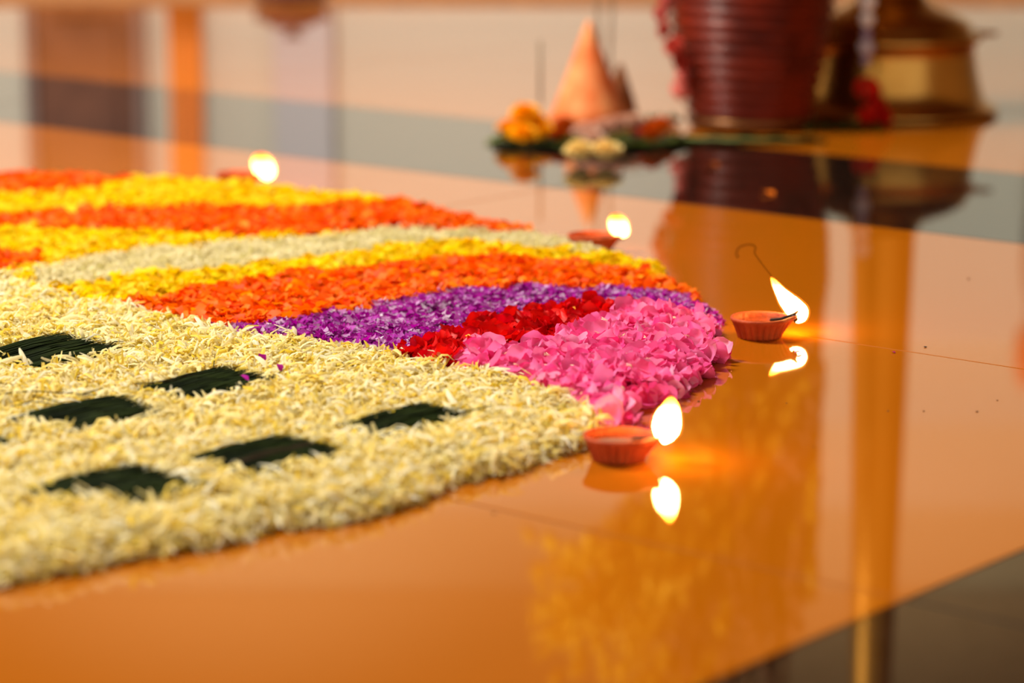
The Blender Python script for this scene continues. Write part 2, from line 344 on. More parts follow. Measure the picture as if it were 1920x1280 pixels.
# dark green grass patches: corners left, top, right, bottom
TUFTS = [
    ([(-30, 655), (105, 622), (218, 646), (75, 678)], 'dark green grass patch farthest back, cut by the left frame edge'),
    ([(272, 720), (418, 684), (505, 707), (388, 738)], 'dark green grass patch with a small purple petal lying on it'),
    ([(25, 775), (215, 738), (290, 765), (150, 794)], 'dark green grass patch with long stray blades reaching over its left side'),
    ([(60, 908), (250, 867), (378, 903), (225, 938)], 'largest and nearest dark green grass patch in the white petals'),
    ([(362, 850), (535, 811), (630, 838), (478, 880)], 'dark green grass patch with a paler brown streak, just right of the nearest one'),
    ([(645, 789), (790, 754), (870, 771), (722, 805)], 'rightmost dark green grass patch, toward the near clay lamp'),
    ([(-150, 838), (-60, 802), (26, 824), (-60, 852)], 'sliver of a dark green grass patch at the left frame edge'),
]
TW = [[ground(x, y, .024) for x, y in q] for q, _ in TUFTS]
TW = [[sum(q, Vector((0, 0, 0))) / 4 + (p - sum(q, Vector((0, 0, 0))) / 4) * 1.07 for p in q] for q in TW]
def in_poly(X, Y, q, s=.86):
    c = sum(q, Vector((0, 0, 0))) / 4; P = [c + (p - c) * s for p in q]; r = np.zeros(np.shape(X), bool)
    for i in range(4):
        a, b = P[i], P[(i + 1) % 4]
        cond = ((a.y > Y) != (b.y > Y)) & (X < (b.x - a.x) * (Y - a.y) / (b.y - a.y + 1e-12) + a.x); r ^= cond
    return r
# underlay grid, split by colour
def underlay(zid, pal, step=.012):
    gx = np.arange(-2.08, .27, step); gy = np.arange(1.78, 4.1, step); X, Y = np.meshgrid(gx, gy)
    st = rng.bit_generator.state
    z = zone(X.ravel(), Y.ravel(), 0).reshape(X.shape)
    cell = (z[:-1, :-1] == zid) & (np.minimum.reduce([z[:-1, :-1], z[1:, :-1], z[:-1, 1:], z[1:, 1:]]) >= 0)
    idx = np.arange(X.size).reshape(X.shape); f = np.stack([idx[:-1, :-1][cell], idx[:-1, 1:][cell], idx[1:, 1:][cell], idx[1:, :-1][cell]], 1)
    zz = np.where(z.ravel() < 0, 10, z.ravel()); hh = height(X.ravel(), Y.ravel(), zz) * .45
    used, inv = np.unique(f.ravel(), return_inverse=True)
    V = np.stack([X.ravel()[used], Y.ravel()[used], np.maximum(hh[used], .0005)], 1)
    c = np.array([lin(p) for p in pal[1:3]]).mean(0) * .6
    return V, inv.reshape(-1, 4), np.tile(c, (len(V), 1))
for zid, name, label, pal, wt, tmpl, plen, dens, singles in bands:
    base = thing(name, label, 'petals')
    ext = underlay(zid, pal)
    c0 = Vector(ext[0].mean(0)); base.location = (c0.x, c0.y, 0); off = np.array([c0.x, c0.y, 0])
    lo, hi = ext[0].min(0) - .02, ext[0].max(0) + .02
    n = int((hi[0] - lo[0]) * (hi[1] - lo[1]) * dens)
    X = rng.uniform(lo[0], hi[0], n); Y = rng.uniform(lo[1], hi[1], n)
    # a thinner scatter far outside the picture
    keep = rng.random(n) < np.where(X < -1.25, .10, np.where(X < -.92, .35, 1.0))
    X, Y = X[keep], Y[keep]; z = zone(X, Y); keep = z == zid
    if zid == 10:
        for q in TW: keep &= ~in_poly(X, Y, q, 1.0)
    X, Y = X[keep], Y[keep]; n = len(X); lvl = rng.random(n) ** .55
    zz = height(X, Y, np.full(n, zid)) * (.35 + .65 * lvl) + .001
    yaw = rng.uniform(0, 2 * PI, n)
    wild = .42 if zid not in (8, 9) else .7
    pitch = rng.normal(0, wild, n); roll = rng.normal(0, .55, n)
    up = rng.random(n) < .05; pitch = np.where(up & (lvl > .6), rng.uniform(.5, 1.1, n), pitch)
    scl = plen * rng.uniform(.6, 1.3, n)
    if tmpl is T_STRAP: scl = np.stack([plen * rng.uniform(.75, 1.5, n) * 1.15, scl, plen * rng.normal(0, 1.2, n)], 1)
    if zid == 10: # the floret shred thickens and lengthens here and there
        pass
    cols = mixcols(n, pal, wt, .12)
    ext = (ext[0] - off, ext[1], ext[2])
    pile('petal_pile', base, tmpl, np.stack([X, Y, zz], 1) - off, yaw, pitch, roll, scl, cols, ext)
    if singles:
        if zid == 9: ms = petal_mat('pink_petal', [(252, 84, 168), (255, 140, 200), (255, 112, 185), (255, 180, 220), (250, 60, 150)], .42, .5, (1.6, (.97, .60, .80))); tt = [T_BROAD, T_BROAD2, T_BROAD3]
        elif zid == 8: ms = petal_mat('red_petal', [(232, 0, 14), (248, 22, 14), (205, 0, 12), (238, 6, 34)], .3, .45, (1.6, (.7, .4, .4))); tt = [T_BROAD, T_BROAD2, T_BROAD3]
        elif zid == 6: ms = petal_mat('orange_petal', [(255, 108, 0), (255, 145, 0), (255, 88, 0), (255, 175, 20)], .42); tt = [T_MAR]
        else: ms = petal_mat('white_petal', [(255, 254, 236), (255, 248, 212), (254, 238, 165), (255, 252, 226), (250, 226, 110)], .4); tt = [grid_template(2, 4, strap), grid_template(2, 4, lambda u, v: tuple(a + b for a, b in zip(strap(u, v), (.16 * (v - .5) ** 2, 0, .22 * v * v))))]
        mes = []
        for tv, tf in tt:
            me = bpy.data.meshes.new('petal'); me.from_pydata([tuple(p) for p in tv], [], [tuple(int(i) for i in q) for q in tf]); me.materials.append(ms)
            me.polygons.foreach_set('use_smooth', [True] * len(me.polygons)); mes.append(me)
        cnt = 0; tries = 0; placed = []
        while cnt < singles and tries < 60000:
            tries += 1
            if zid == 10: px, py = rng.uniform(5, 1120), 1080 - 470 * rng.random() ** .9
            elif zid == 9: px, py = rng.uniform(850, 1375), rng.uniform(565, 800)
            elif zid == 8: px, py = rng.uniform(740, 1200), rng.uniform(560, 692)
            else: px, py = rng.uniform(250, 1290), rng.uniform(480, 612)
            g = ground(px, py, .012)
            if int(zone(np.array([g.x]), np.array([g.y]), 1.5)[0]) != zid: continue
            if zid == 10 and any(in_poly(np.array([g.x]), np.array([g.y]), q, 1.0)[0] for q in TW): continue
            gap = {10: .012, 9: .0075, 8: .008, 6: .008}[zid]
            if any((g.x - a) ** 2 + (g.y - b) ** 2 < gap * gap for a, b in placed): continue
            placed.append((g.x, g.y))
            hz = float(height(np.array([g.x]), np.array([g.y]), [zid])[0])
            o = bpy.data.objects.new('petal', random.choice(mes)); col.objects.link(o); o.parent = base
            s = plen * random.uniform(.8, 1.35)
            if zid == 10: s *= 1.1; pi_, ro = random.gauss(.15, .3), random.gauss(0, .5); o.scale = (s * 1.2, s, s); dz = .002
            elif zid == 9: pi_, ro = random.gauss(.45, .4), random.gauss(0, .6); o.scale = (s, s, s); dz = .0015
            elif zid == 8: pi_, ro = random.gauss(.45, .4), random.gauss(0, .5); o.scale = (s, s, s); dz = .003
            else: pi_, ro = random.gauss(.3, .4), random.gauss(0, .4); o.scale = (s, s, s); dz = .002
            o.rotation_euler = (pi_, ro, random.uniform(0, 2 * PI))
            o.location = (g.x - off[0], g.y - off[1], hz + dz + max(0, abs(math.sin(pi_)) * s * .15)); cnt += 1

# thin creamy stamens standing in the pink heap, yellow flecks in the red band
pink = [o for o in bpy.data.objects if o.name.startswith('pink_petal_heap')][0]
red = [o for o in bpy.data.objects if o.name.startswith('red_petal_band')][0]
cr_m = mat('cream_stamen', lin((255, 225, 190)), .5)
bm = bmesh.new()
for i in range(90):
    px, py = random.uniform(880, 1350), random.uniform(590, 770); g = ground(px, py, .03)
    if int(zone(np.array([g.x]), np.array([g.y]), 0)[0]) != 9: continue
    z0 = float(height(np.array([g.x]), np.array([g.y]), [9])[0]) + .004; a = random.uniform(0, 6.28); r = random.uniform(.003, .008)
    for k in range(3):
        aa = a + random.uniform(-.5, .5)
        add_tube(bm, [(g.x, g.y, z0 - .004), (g.x + math.cos(aa) * r * .5, g.y + math.sin(aa) * r * .5, z0 + .004), (g.x + math.cos(aa) * r * 1.3, g.y + math.sin(aa) * r * 1.3, z0 + .004 + random.uniform(0, .003))], [.0004, .0004, .0003], 4)
bmesh.ops.translate(bm, verts=bm.verts[:], vec=-pink.location)
tag(obj('stamens', bm, cr_m, pink), 'thin cream stamens among the pink petals', kind='stuff')
fl_m = mat('yellow_fleck', lin((255, 170, 20)), .5)
for i in range(26):
    px, py = random.uniform(770, 1180), random.uniform(565, 685); g = ground(px, py, .02)
    if int(zone(np.array([g.x]), np.array([g.y]), 0)[0]) != 8: continue
    me = bpy.data.meshes.get('fleck')
    if me is None:
        me = bpy.data.meshes.new('fleck'); me.from_pydata([tuple(p) for p in T_MAR[0]], [], [tuple(int(i) for i in q) for q in T_MAR[1]]); me.materials.append(fl_m)
    o = bpy.data.objects.new('yellow_fleck', me); col.objects.link(o); o.parent = red; s = random.uniform(.004, .009); o.scale = (s, s, s)
    o.location = (g.x - red.location.x, g.y - red.location.y, .026); o.rotation_euler = (random.uniform(0, .6), random.uniform(-.5, .5), random.uniform(0, 6))

# ------------------------------------------------------------------ the grass patches
gm = petal_mat('dark_green_grass', [(16, 34, 10), (22, 44, 10), (14, 26, 10), (30, 48, 16)], .05, .6)
gm_stuff = mat('grass_blades', (.006, .014, .003), .6, spec=.06, noise=(45, (.0035, .008, .002), (.014, .024, .004)))
brownb = mat('brown_blade', (.022, .013, .004), .7, spec=.1)
for ti, (q, lab) in enumerate(TUFTS):
    Lc, Tc, Rc, Bc = TW[ti]; c = (Lc + Tc + Rc + Bc) / 4
    t = thing('grass_patch', lab, 'grass', (c.x, c.y, .0165)); rr = random.Random(50 + ti)
    # blades run from the edge left-bottom to the edge top-right
    bm = bmesh.new(); bmb = bmesh.new(); n = 420
    for i in range(n):
        s = (i + rr.random()) / n
        a = Lc.lerp(Bc, s); b = Tc.lerp(Rc, s); lay = rr.random()
        d = (b - a); a = a - d * rr.uniform(-.04, .05); b = b + d * rr.uniform(-.10, .09)
        sd = Vector((-d.y, d.x, 0)).normalized(); z0 = .008 * lay - .004; mid = (a + b) / 2 + sd * rr.gauss(0, .0012)
        wid = rr.uniform(.0004, .0009); pts = [a, mid, b + sd * rr.gauss(0, .0015)]
        zs = [z0 + .001, z0 + .0025 + rr.uniform(0, .0015), z0 + rr.uniform(.001, .004)]
        tgt = bmb if (ti == 4 and .50 < s < .60 and lay > .5) else bm
        add_tube(tgt, [(p.x - c.x, p.y - c.y, z) for p, z in zip(pts, zs)], [wid, wid * 1.2, wid * .35], 3, caps=False)
    tag(obj('grass_blades', bm, gm_stuff, t), kind='stuff')
    if len(bmb.verts): tag(obj('brown_blades', bmb, brownb, t), 'paler brown blades', kind='stuff')
    else: bmb.free()
    bm = bmesh.new(); P = [c + (p - c) * .93 for p in (Lc, Tc, Rc, Bc)]
    top = [bm.verts.new((p.x - c.x, p.y - c.y, .001)) for p in P]; bot = [bm.verts.new((p.x - c.x, p.y - c.y, -.0155)) for p in P]
    bm.faces.new(top); bm.faces.new(bot[::-1])
    for i in range(4): bm.faces.new((top[i], top[(i + 1) % 4], bot[(i + 1) % 4], bot[i]))
    bmesh.ops.recalc_face_normals(bm, faces=bm.faces); obj('grass_bed', bm, gm_stuff, t, smooth=False)
    strays = {2: [[(-30, 741), (60, 733), (130, 737), (190, 742)], [(60, 742), (90, 748), (125, 756)], [(150, 740), (190, 728), (195, 728)], [(20, 762), (60, 752), (100, 756)]],
              1: [[(253, 719), (300, 716), (340, 712)], [(400, 690), (402, 676), (403, 663)], [(500, 712), (520, 700), (536, 690)], [(270, 722), (330, 708), (380, 700)]],
              5: [[(850, 778), (900, 765), (930, 757)], [(860, 774), (880, 768), (905, 766)]],
              4: [[(625, 842), (645, 838), (665, 842)]], 0: [[(200, 650), (215, 640), (232, 640)]], 3: [[(370, 905), (385, 903), (400, 900)]]}.get(ti, [])
    for pl in strays:
        bm = bmesh.new(); pts = [ground(x, y, .027) - Vector((c.x, c.y, .0165)) for x, y in pl]
        add_tube(bm, pts, [.0006] * (len(pts) - 1) + [.0003], 4); obj('stray_blade', bm, brownb, t)

# ------------------------------------------------------------------ clay oil lamps
clay = mat('terracotta', lin((184, 74, 28)), .62, spec=.25, noise=(30, lin((164, 60, 22)), lin((202, 88, 38))), bump=(220, .25))
soot = mat('sooty_clay', lin((60, 22, 14)), .7)
oilm = mat('lamp_oil', (.16, .03, .008), .06, spec=.6)
wickm = mat('charred_wick', (.02, .008, .005), .9)
def flame_mat(name, strength, tip):
    m = bpy.data.materials.new(name); m.use_nodes = True; nt = m.node_tree; nt.nodes.remove(nt.nodes['Principled BSDF'])
    e = nt.nodes.new('ShaderNodeEmission'); tc = nt.nodes.new('ShaderNodeTexCoord'); sp = nt.nodes.new('ShaderNodeSeparateXYZ')
    mr = nt.nodes.new('ShaderNodeMapRange'); mr.inputs[1].default_value = 0; mr.inputs[2].default_value = tip
    r = nt.nodes.new('ShaderNodeValToRGB'); el = r.color_ramp.elements
    el[0].position = .0; el[0].color = (1, .55, .16, 1); el[1].position = .62; el[1].color = (1, .50, .12, 1)
    x = el.new(.86); x.color = (.7, .18, .012, 1); x = el.new(1.0); x.color = (.12, .012, .001, 1)
    nt.links.new(tc.outputs['Object'], sp.inputs[0]); nt.links.new(sp.outputs['Z'], mr.inputs[0]); nt.links.new(mr.outputs[0], r.inputs['Fac'])
    nt.links.new(r.outputs['Color'], e.inputs['Color']); e.inputs['Strength'].default_value = strength
    nt.links.new(e.outputs[0], nt.nodes['Material Output'].inputs['Surface']); return m
halo = bpy.data.materials.new('flame_mantle'); halo.use_nodes = True; _n = halo.node_tree; _n.nodes.remove(_n.nodes['Principled BSDF'])
_e = _n.nodes.new('ShaderNodeEmission'); _e.inputs[0].default_value = (1, .22, .02, 1); _e.inputs[1].default_value = .55
_t = _n.nodes.new('ShaderNodeBsdfTransparent'); _a = _n.nodes.new('ShaderNodeAddShader')
_n.links.new(_e.outputs[0], _a.inputs[0]); _n.links.new(_t.outputs[0], _a.inputs[1]); _n.links.new(_a.outputs[0], _n.nodes['Material Output'].inputs['Surface'])
def clay_lamp(label, x, yb, flame_pts, flame_r, spout=-.12, strength=16, scale=1.0, lift=0.0, blow=0.0):
    g = ground(x, yb, 0); Y = g.y
    t = thing('clay_lamp', label, 'oil lamp', (g.x, g.y, lift), spout, 'clay lamps around the flower carpet'); t.scale = (scale,) * 3
    prof = [(.021, 0), (.0242, .0008), (.0250, .003), (.0268, .008), (.0290, .014), (.0306, .018), (.0318, .0195), (.0324, .0215), (.0316, .0232), (.0300, .0232), (.0285, .0215), (.0262, .015), (.0235, .009), (.018, .006), (.006, .005)]
    def fn(r, z, a, i):
        aa = (a + PI) % (2 * PI) - PI
        k = max(0, (z - .004) / .019)
        if 1 <= i <= 5: r -= .0036 * (1 - abs(math.cos(11 * a)) ** .55) * (1, .7, 1, 1, .9, .35)[i] * 1.0
        r += .0105 * k * math.exp(-(aa / .30) ** 2) * (1 if i < 12 else .5)
        z += .0012 * k * math.exp(-(aa / .35) ** 2)
        return r, z
    bm = bmesh.new(); add_lathe(bm, prof, 156, fn); obj('bowl', bm, clay, t)
    bm = bmesh.new(); add_lathe(bm, [(.001, .0178), (.0262, .0178)], 60, lambda r, z, a, i: (r + (0 if i == 0 else .007 * math.exp(-(((a + PI) % (2 * PI) - PI) / .26) ** 2)), z), cap0=True, cap1=False); obj('oil', bm, oilm, t)
    bm = bmesh.new(); add_tube(bm, [(.012, .004, .0184), (.024, .002, .0195), (.034, 0, .0235), (.040, -.0005, .0262), (.0425, -.001, .029)], [.0016, .0018, .0019, .0018, .0012], 10); obj('wick', bm, wickm, t)
    bm = bmesh.new(); add_tube(bm, [(.0365, 0, .0200), (.0412, 0, .0222)], [.0058, .0040], 12); obj('sooty_spout', bm, soot, t)
    # flame: a bent tear drop, built in the lamp's own frame
    inv = Matrix.Translation((g.x, g.y, lift)) @ Matrix.Rotation(spout, 4, 'Z') @ Matrix.Diagonal((scale, scale, scale, 1)); inv = inv.inverted()
    tipw = Vector((.043 * math.cos(spout), .043 * math.sin(spout), 0)) * scale
    W = [inv @ at_depth(px, py, Y + tipw.y + blow * (i / (len(flame_pts) - 1)) ** 1.3) for i, (px, py) in enumerate(flame_pts)]
    base = W[0]; W = [p - base for p in W]
    # smooth the axis
    pts = []; rad = []; m = len(W) - 1; N = 22
    for i in range(N + 1):
        s = i / N * m; k = min(int(s), m - 1); f = s - k
        p0, p1, p2, p3 = W[max(k - 1, 0)], W[k], W[k + 1], W[min(k + 2, m)]
        pts.append(.5 * ((2 * p1) + (p2 - p0) * f + (2 * p0 - 5 * p1 + 4 * p2 - p3) * f * f + (3 * p1 - p0 - 3 * p2 + p3) * f ** 3))
        rad.append(max(.00015, float(np.interp(i / N, np.linspace(0, 1, len(flame_r)), flame_r)) / scale))
    zt = max(p.z for p in pts)
    bm = bmesh.new(); add_tube(bm, pts, rad, 20); fo = obj('flame', bm, flame_mat('flame_fire', strength, zt), t); fo.location = base
    bm = bmesh.new(); add_tube(bm, pts, [r * 1.16 + .0006 for r in rad], 20); mo = obj('flame_mantle', bm, halo, fo)
    return t, Y
R_TEAR = [.0012, .0075, .0112, .0118, .0112, .0098, .0075, .0045, .0006]
near, _ = clay_lamp('nearest clay oil lamp, flame almost upright, beside the white petals', 1160, 861,
          [(1243, 830), (1248, 808), (1252, 785), (1257, 765), (1259, 745)], R_TEAR, -.10, 70)
right, YR = clay_lamp('clay oil lamp by the pink petals, its flame blown back with a smoke curl', 1424, 632,
          [(1494, 604), (1497, 590), (1489, 577), (1475, 562), (1462, 545), (1446, 520)], [.0012, .0085, .0118, .0108, .0096, .0082, .0062, .0040, .0005], .10, 60, blow=.055)
clay_lamp('clay oil lamp behind the white and yellow petal tips, half hidden by them', 1110, 472,
          [(1166, 446), (1165, 435), (1160, 424), (1154, 413), (1147, 402)], [.001, .0085, .0108, .0120, .0122, .0112, .0085, .0005], 0.0, 16)
clay_lamp('farthest clay oil lamp, only its flame showing above the yellow petals', 446, 352,
          [(501, 337), (500, 325), (494, 312), (486, 300), (478, 290)], [.001, .010, .0140, .0152, .0152, .0138, .010, .0005], 0.0, 16)
# soot and smoke curl above the right lamp
smoke = bpy.data.materials.new('smoke'); smoke.use_nodes = True; _n = smoke.node_tree; _n.nodes.remove(_n.nodes['Principled BSDF'])
_d = _n.nodes.new('ShaderNodeBsdfDiffuse'); _d.inputs[0].default_value = (.06, .012, .004, 1); _t = _n.nodes.new('ShaderNodeBsdfTransparent'); _m = _n.nodes.new('ShaderNodeMixShader'); _m.inputs[0].default_value = .17
_n.links.new(_t.outputs[0], _m.inputs[1]); _n.links.new(_d.outputs[0], _m.inputs[2]); _n.links.new(_m.outputs[0], _n.nodes['Material Output'].inputs['Surface'])
sp = [(1455, 532), (1446, 517), (1436, 504), (1424, 488), (1415, 474), (1417, 464), (1410, 459), (1398, 459), (1385, 465), (1381, 476), (1386, 484)]
bm = bmesh.new(); pts = [at_depth(x, y, YR) for x, y in sp]
ctl = []
for i in range(len(pts) - 1):
    p0, p1, p2, p3 = pts[max(i - 1, 0)], pts[i], pts[i + 1], pts[min(i + 2, len(pts) - 1)]
    for f in (0, .25, .5, .75): ctl.append(.5 * ((2 * p1) + (p2 - p0) * f + (2 * p0 - 5 * p1 + 4 * p2 - p3) * f * f + (3 * p1 - p0 - 3 * p2 + p3) * f ** 3))
add_tube(bm, ctl, [.0010 + .0013 * i / len(ctl) for i in range(len(ctl))], 8)
mi = (Matrix.Translation(right.location) @ Matrix.Rotation(.10, 4, 'Z')).inverted(); bm.transform(mi)
tag(obj('smoke_wisp', bm, smoke, right), 'thin dark curl of smoke')

# ------------------------------------------------------------------ the brass lamp behind
brass = mat('brass', (.50, .25, .05), .26, 1, noise=(5, (.40, .18, .03), (.60, .32, .08)), bump=(60, .06))
LY = 5.0; LX = .705
t = thing('standing_brass_lamp', 'tall standing brass lamp with bell-shaped foot behind the ribbed barrel', 'lamp', (LX, LY, 0))
bm = bmesh.new()
add_lathe(bm, [(.19, 0), (.203, .002), (.207, .008), (.203, .014), (.190, .020), (.180, .030), (.173, .05), (.166, .08), (.161, .11), (.159, .128), (.166, .133), (.170, .140), (.166, .148), (.158, .152), (.155, .160), (.150, .17), (.125, .185), (.09, .198), (.072, .208), (.066, .218), (.06, .225)], 96)
obj('foot', bm, brass, t)
bm = bmesh.new(); prof = []; bbr = mat('polished_brass', (.66, .30, .045), .40, 1)
z = .225
while z < 1.16:
    f = (z - .225) / (1.16 - .225); r = .059 - .021 * f; prof += [(r * .965, z), (r * 1.02, z + .003), (r * 1.02, z + .007)]; z += .011
add_lathe(bm, prof, 48); obj('ringed_column', bm, bbr, t)
bm = bmesh.new()
add_tube(bm, [(.155, 0, .146), (.18, -.004, .147), (.202, -.006, .148)], [.008, .006, .004], 10); obj('side_lug', bm, brass, t)
bm = bmesh.new(); add_lathe(bm, [(.04, 1.155), (.06, 1.17), (.05, 1.185), (.03, 1.2), (.06, 1.215), (.13, 1.235), (.16, 1.262), (.165, 1.272), (.155, 1.27), (.11, 1.245), (.02, 1.235)], 60, lambda r, z, a, i: (r * (1 + (.10 * max(0, math.cos(5 * a)) ** 6 if z > 1.22 else 0)), z)); obj('oil_dish', bm, brass, t)
bm = bmesh.new(); add_lathe(bm, [(.02, 1.235), (.018, 1.30), (.035, 1.33), (.03, 1.38), (.012, 1.42), (.003, 1.46)], 32); obj('finial', bm, brass, t)

# ------------------------------------------------------------------ the ribbed wooden barrel with coconut blossom
BX, BY = .428, 4.78
wood = mat('lacquered_wood', lin((105, 24, 4)), .38, spec=.22, noise=(14, lin((86, 17, 3)), lin((126, 32, 6))), coat=.1)
t = thing('ribbed_barrel', 'dark red-brown wooden barrel with raised rings, standing on green leaves', 'barrel', (BX, BY, .004))
def brad(z): return float(np.interp(z, [0, .03, .10, .18, .26, .33, .37], [.108, .117, .134, .147, .150, .142, .136]))
bm = bmesh.new(); prof = [(.09, 0), (.108, 0)]; z = .004
while z < .352:
    r = brad(z); prof += [(r - .007, z), (r - .001, z + .003), (r + .0015, z + .008), (r - .001, z + .014), (r - .007, z + .017)]; z += .0218
prof += [(.138, .362), (.142, .368), (.138, .374), (.128, .374), (.126, .355), (.126, .33), (.01, .33)]
add_lathe(bm, prof, 80); obj('barrel_body', bm, wood, t)
bandm = mat('dark_brass_band', (.20, .09, .03), .35, .9)
for z in (.012, .352):
    bm = bmesh.new(); r = brad(z) + .002; add_lathe(bm, [(r, z - .005), (r + .0015, z - .003), (r + .0015, z + .003), (r, z + .005)], 64, cap0=False, cap1=False); obj('brass_band', bm, bandm, t)
bm = bmesh.new(); add_lathe(bm, [(.125, .345), (.10, .362), (.05, .376), (.003, .38)], 32, cap0=False); tag(obj('paddy_grain', bm, mat('paddy', (.55, .36, .10), .8, bump=(400, 1)), t), kind='stuff')
# coconut blossom fanning out of the barrel
blossom_dark = mat('blossom_husk', (.26, .09, .008), .6, noise=(9, (.20, .065, .006), (.36, .14, .012)))
blossom = mat('coconut_blossom', (.88, .58, .02), .6, spec=.2, noise=(9, (.82, .50, .01), (.92, .66, .03)))
rach = mat('blossom_stalk', (.42, .17, .015), .6)
t = thing('coconut_blossom', 'fan of yellow-orange coconut blossom strands rising out of the ribbed barrel', 'blossom', (BX, BY, .385))
bm = bmesh.new(); add_tube(bm, [(0, 0, -.03), (-.01, 0, .12), (-.02, 0, .3)], [.022, .018, .010], 10); obj('stem', bm, rach, t)
bm = bmesh.new()
vs = []
for j in range(15):
    f = j / 14; ww = .06 * math.sin(PI * min(1, f * .9 + .08)); row = []
    for i in range(9):
        a = (i / 8 - .5) * 2.2; row.append(bm.verts.new((math.sin(a) * ww + .10 * f * f, .05 + .03 * math.cos(a) + .05 * f, f * .62)))
    vs.append(row)
for j in range(14):
    for i in range(8): bm.faces.new((vs[j][i], vs[j][i + 1], vs[j + 1][i + 1], vs[j + 1][i]))
so = obj('spathe', bm, mat('spathe_brown', (.28, .12, .03), .7), t).modifiers.new('s', 'SOLIDIFY'); so.thickness = .004
rr = random.Random(5)
for s in range(200):
    x0, y0 = rr.uniform(-.11, .12), rr.uniform(-.07, .07); hgt = rr.uniform(.40, .92)
    left = rr.random() < .68
    x1 = rr.uniform(-.42, -.10) if left else rr.uniform(-.12, .10)
    if left and x1 < -.3: hgt = rr.uniform(.48, .66)
    y1 = rr.uniform(-.16, .16); droop = rr.uniform(.0, .10) * (1.6 if left else .6); pts = []
    if rr.random() < .18: x0, x1, hgt = .13, rr.uniform(.06, .13), rr.uniform(.3, .6)
    for k in range(9):
        f = k / 8; pts.append(Vector((x0 + (x1 - x0) * f ** 1.35, y0 + (y1 - y0) * f, -.01 + hgt * (1 - (1 - f) ** 1.5) - droop * f ** 4)))
    bm = bmesh.new(); add_tube(bm, pts, [.0032 * (1 - .6 * k / 8) for k in range(9)], 5)
    ob = obj('blossom_strand', bm, rach, t)
    bm = bmesh.new()
    for k in range(24):
        f = .12 + .88 * k / 24; p = f * 8; i = min(int(p), 7); c = pts[i].lerp(pts[i + 1], p - i)
        a = k * 2.4; c = c + Vector((math.cos(a), math.sin(a), 0)) * .006; r = rr.uniform(.007, .0115)
        vv = [bm.verts.new(c + Vector(d) * r) for d in ((1, 0, 0), (0, 1, 0), (-1, 0, 0), (0, -1, 0), (0, 0, 1.5), (0, 0, -1.2))]
        for i in range(4): bm.faces.new((vv[i], vv[(i + 1) % 4], vv[4])); bm.faces.new((vv[(i + 1) % 4], vv[i], vv[5]))
    tag(obj('blossom_buds', bm, blossom if (x1 < -.19 or (x1 < -.02 and hgt < .6) or rr.random() < .12) else blossom_dark, ob, smooth=False), kind='stuff')

# ------------------------------------------------------------------ flower heads, leaves and cones on the floor behind
def flower_mesh(name, m, r, layers=5, n=12, seed=0, flat=.7):
    rr = random.Random(seed); bm = bmesh.new()
    for l in range(layers):
        tilt = PI / 2 * (l + .5) / layers; k = max(4, int(n * math.cos(tilt) + 3))
        for i in range(k):
            a = 2 * PI * (i + .5 * (l % 2)) / k + rr.uniform(-.1, .1); d = Vector((math.cos(a) * math.cos(tilt), math.sin(a) * math.cos(tilt), math.sin(tilt) * flat))
            side = Vector((-math.sin(a), math.cos(a), 0)) * r * .30; up = Vector((0, 0, 1)); tip = d * r * rr.uniform(.92, 1.08); mid = d * r * .55
            q = [bm.verts.new(v) for v in (Vector((0, 0, .1 * r)), mid - side, tip - side * .7 - up * .06 * r, tip + up * .07 * r, tip + side * .7 - up * .06 * r, mid + side)]
            bm.faces.new((q[0], q[1], q[2], q[3])); bm.faces.new((q[0], q[3], q[4], q[5]))
    res = bmesh.ops.create_icosphere(bm, subdivisions=1, radius=r * .72)
    for v in res['verts']: v.co.z *= flat
    zmin = min(v.co.z for v in bm.verts)
    for v in bm.verts: v.co.z -= zmin
    me = bpy.data.meshes.new(name); bm.to_mesh(me); bm.free(); me.materials.append(m); return me
def pm(name, c): return petal_mat(name, c, .2)
mY = pm('yellow_marigold', [(255, 196, 10), (255, 176, 0)]); mO = pm('orange_marigold', [(226, 110, 12), (200, 84, 10)]); mC = pm('cream_flower', [(245, 222, 150), (250, 214, 140)]); mW = pm('blush_petals', [(238, 205, 180), (225, 180, 160)])
mR = pm('red_rose', [(205, 20, 8), (230, 40, 10)]); mP = pm('pink_rose', [(215, 90, 90), (235, 130, 120)])
leafm = mat('green_leaf', lin((34, 52, 8)), .5, spec=.15, noise=(20, lin((24, 38, 5)), lin((56, 72, 12))))
dleaf = mat('dark_leaf', lin((20, 28, 5)), .5, spec=.15)
# banana leaf, built of its two halves and a midrib
def leaf(name, label, loc, length, width, rz, m, z=0.002, curl=.01, group=None):
    t = thing(name, label, 'leaf', (loc[0], loc[1], z), rz, group)
    bm = bmesh.new(); vs = []
    N = 18
    for j in range(N + 1):
        f = j / N; ww = width / 2 * (math.sin(PI * min(1, f * .92 + .06)) ** .7); row = []
        for i in range(-3, 4):
            y = ww * i / 3; row.append(bm.verts.new((length * (f - .5), y, .002 + curl * (i / 3) ** 2 * (.6 + .4 * math.sin(j * 1.7)) - .0015 * (i == 0))))
        vs.append(row)
    for j in range(N):
        for i in range(6): bm.faces.new((vs[j][i], vs[j + 1][i], vs[j + 1][i + 1], vs[j][i + 1]))
    b = obj('leaf_blade', bm, m, t); s = b.modifiers.new('s', 'SOLIDIFY'); s.thickness = .0012
    bm = bmesh.new(); add_tube(bm, [(-length * .5 - .01, 0, .003), (0, 0, .002), (length * .49, 0, .003)], [.003, .0022, .001], 6); obj('midrib', bm, mat('midrib', lin((120, 130, 60)), .6), t)
    return t
g = ground(1080, 275); leaf('banana_leaf', 'dark green banana leaf spread under the clay cones and flower heads', (.145, 4.54), .36, .20, .0, leafm, .001, .008)
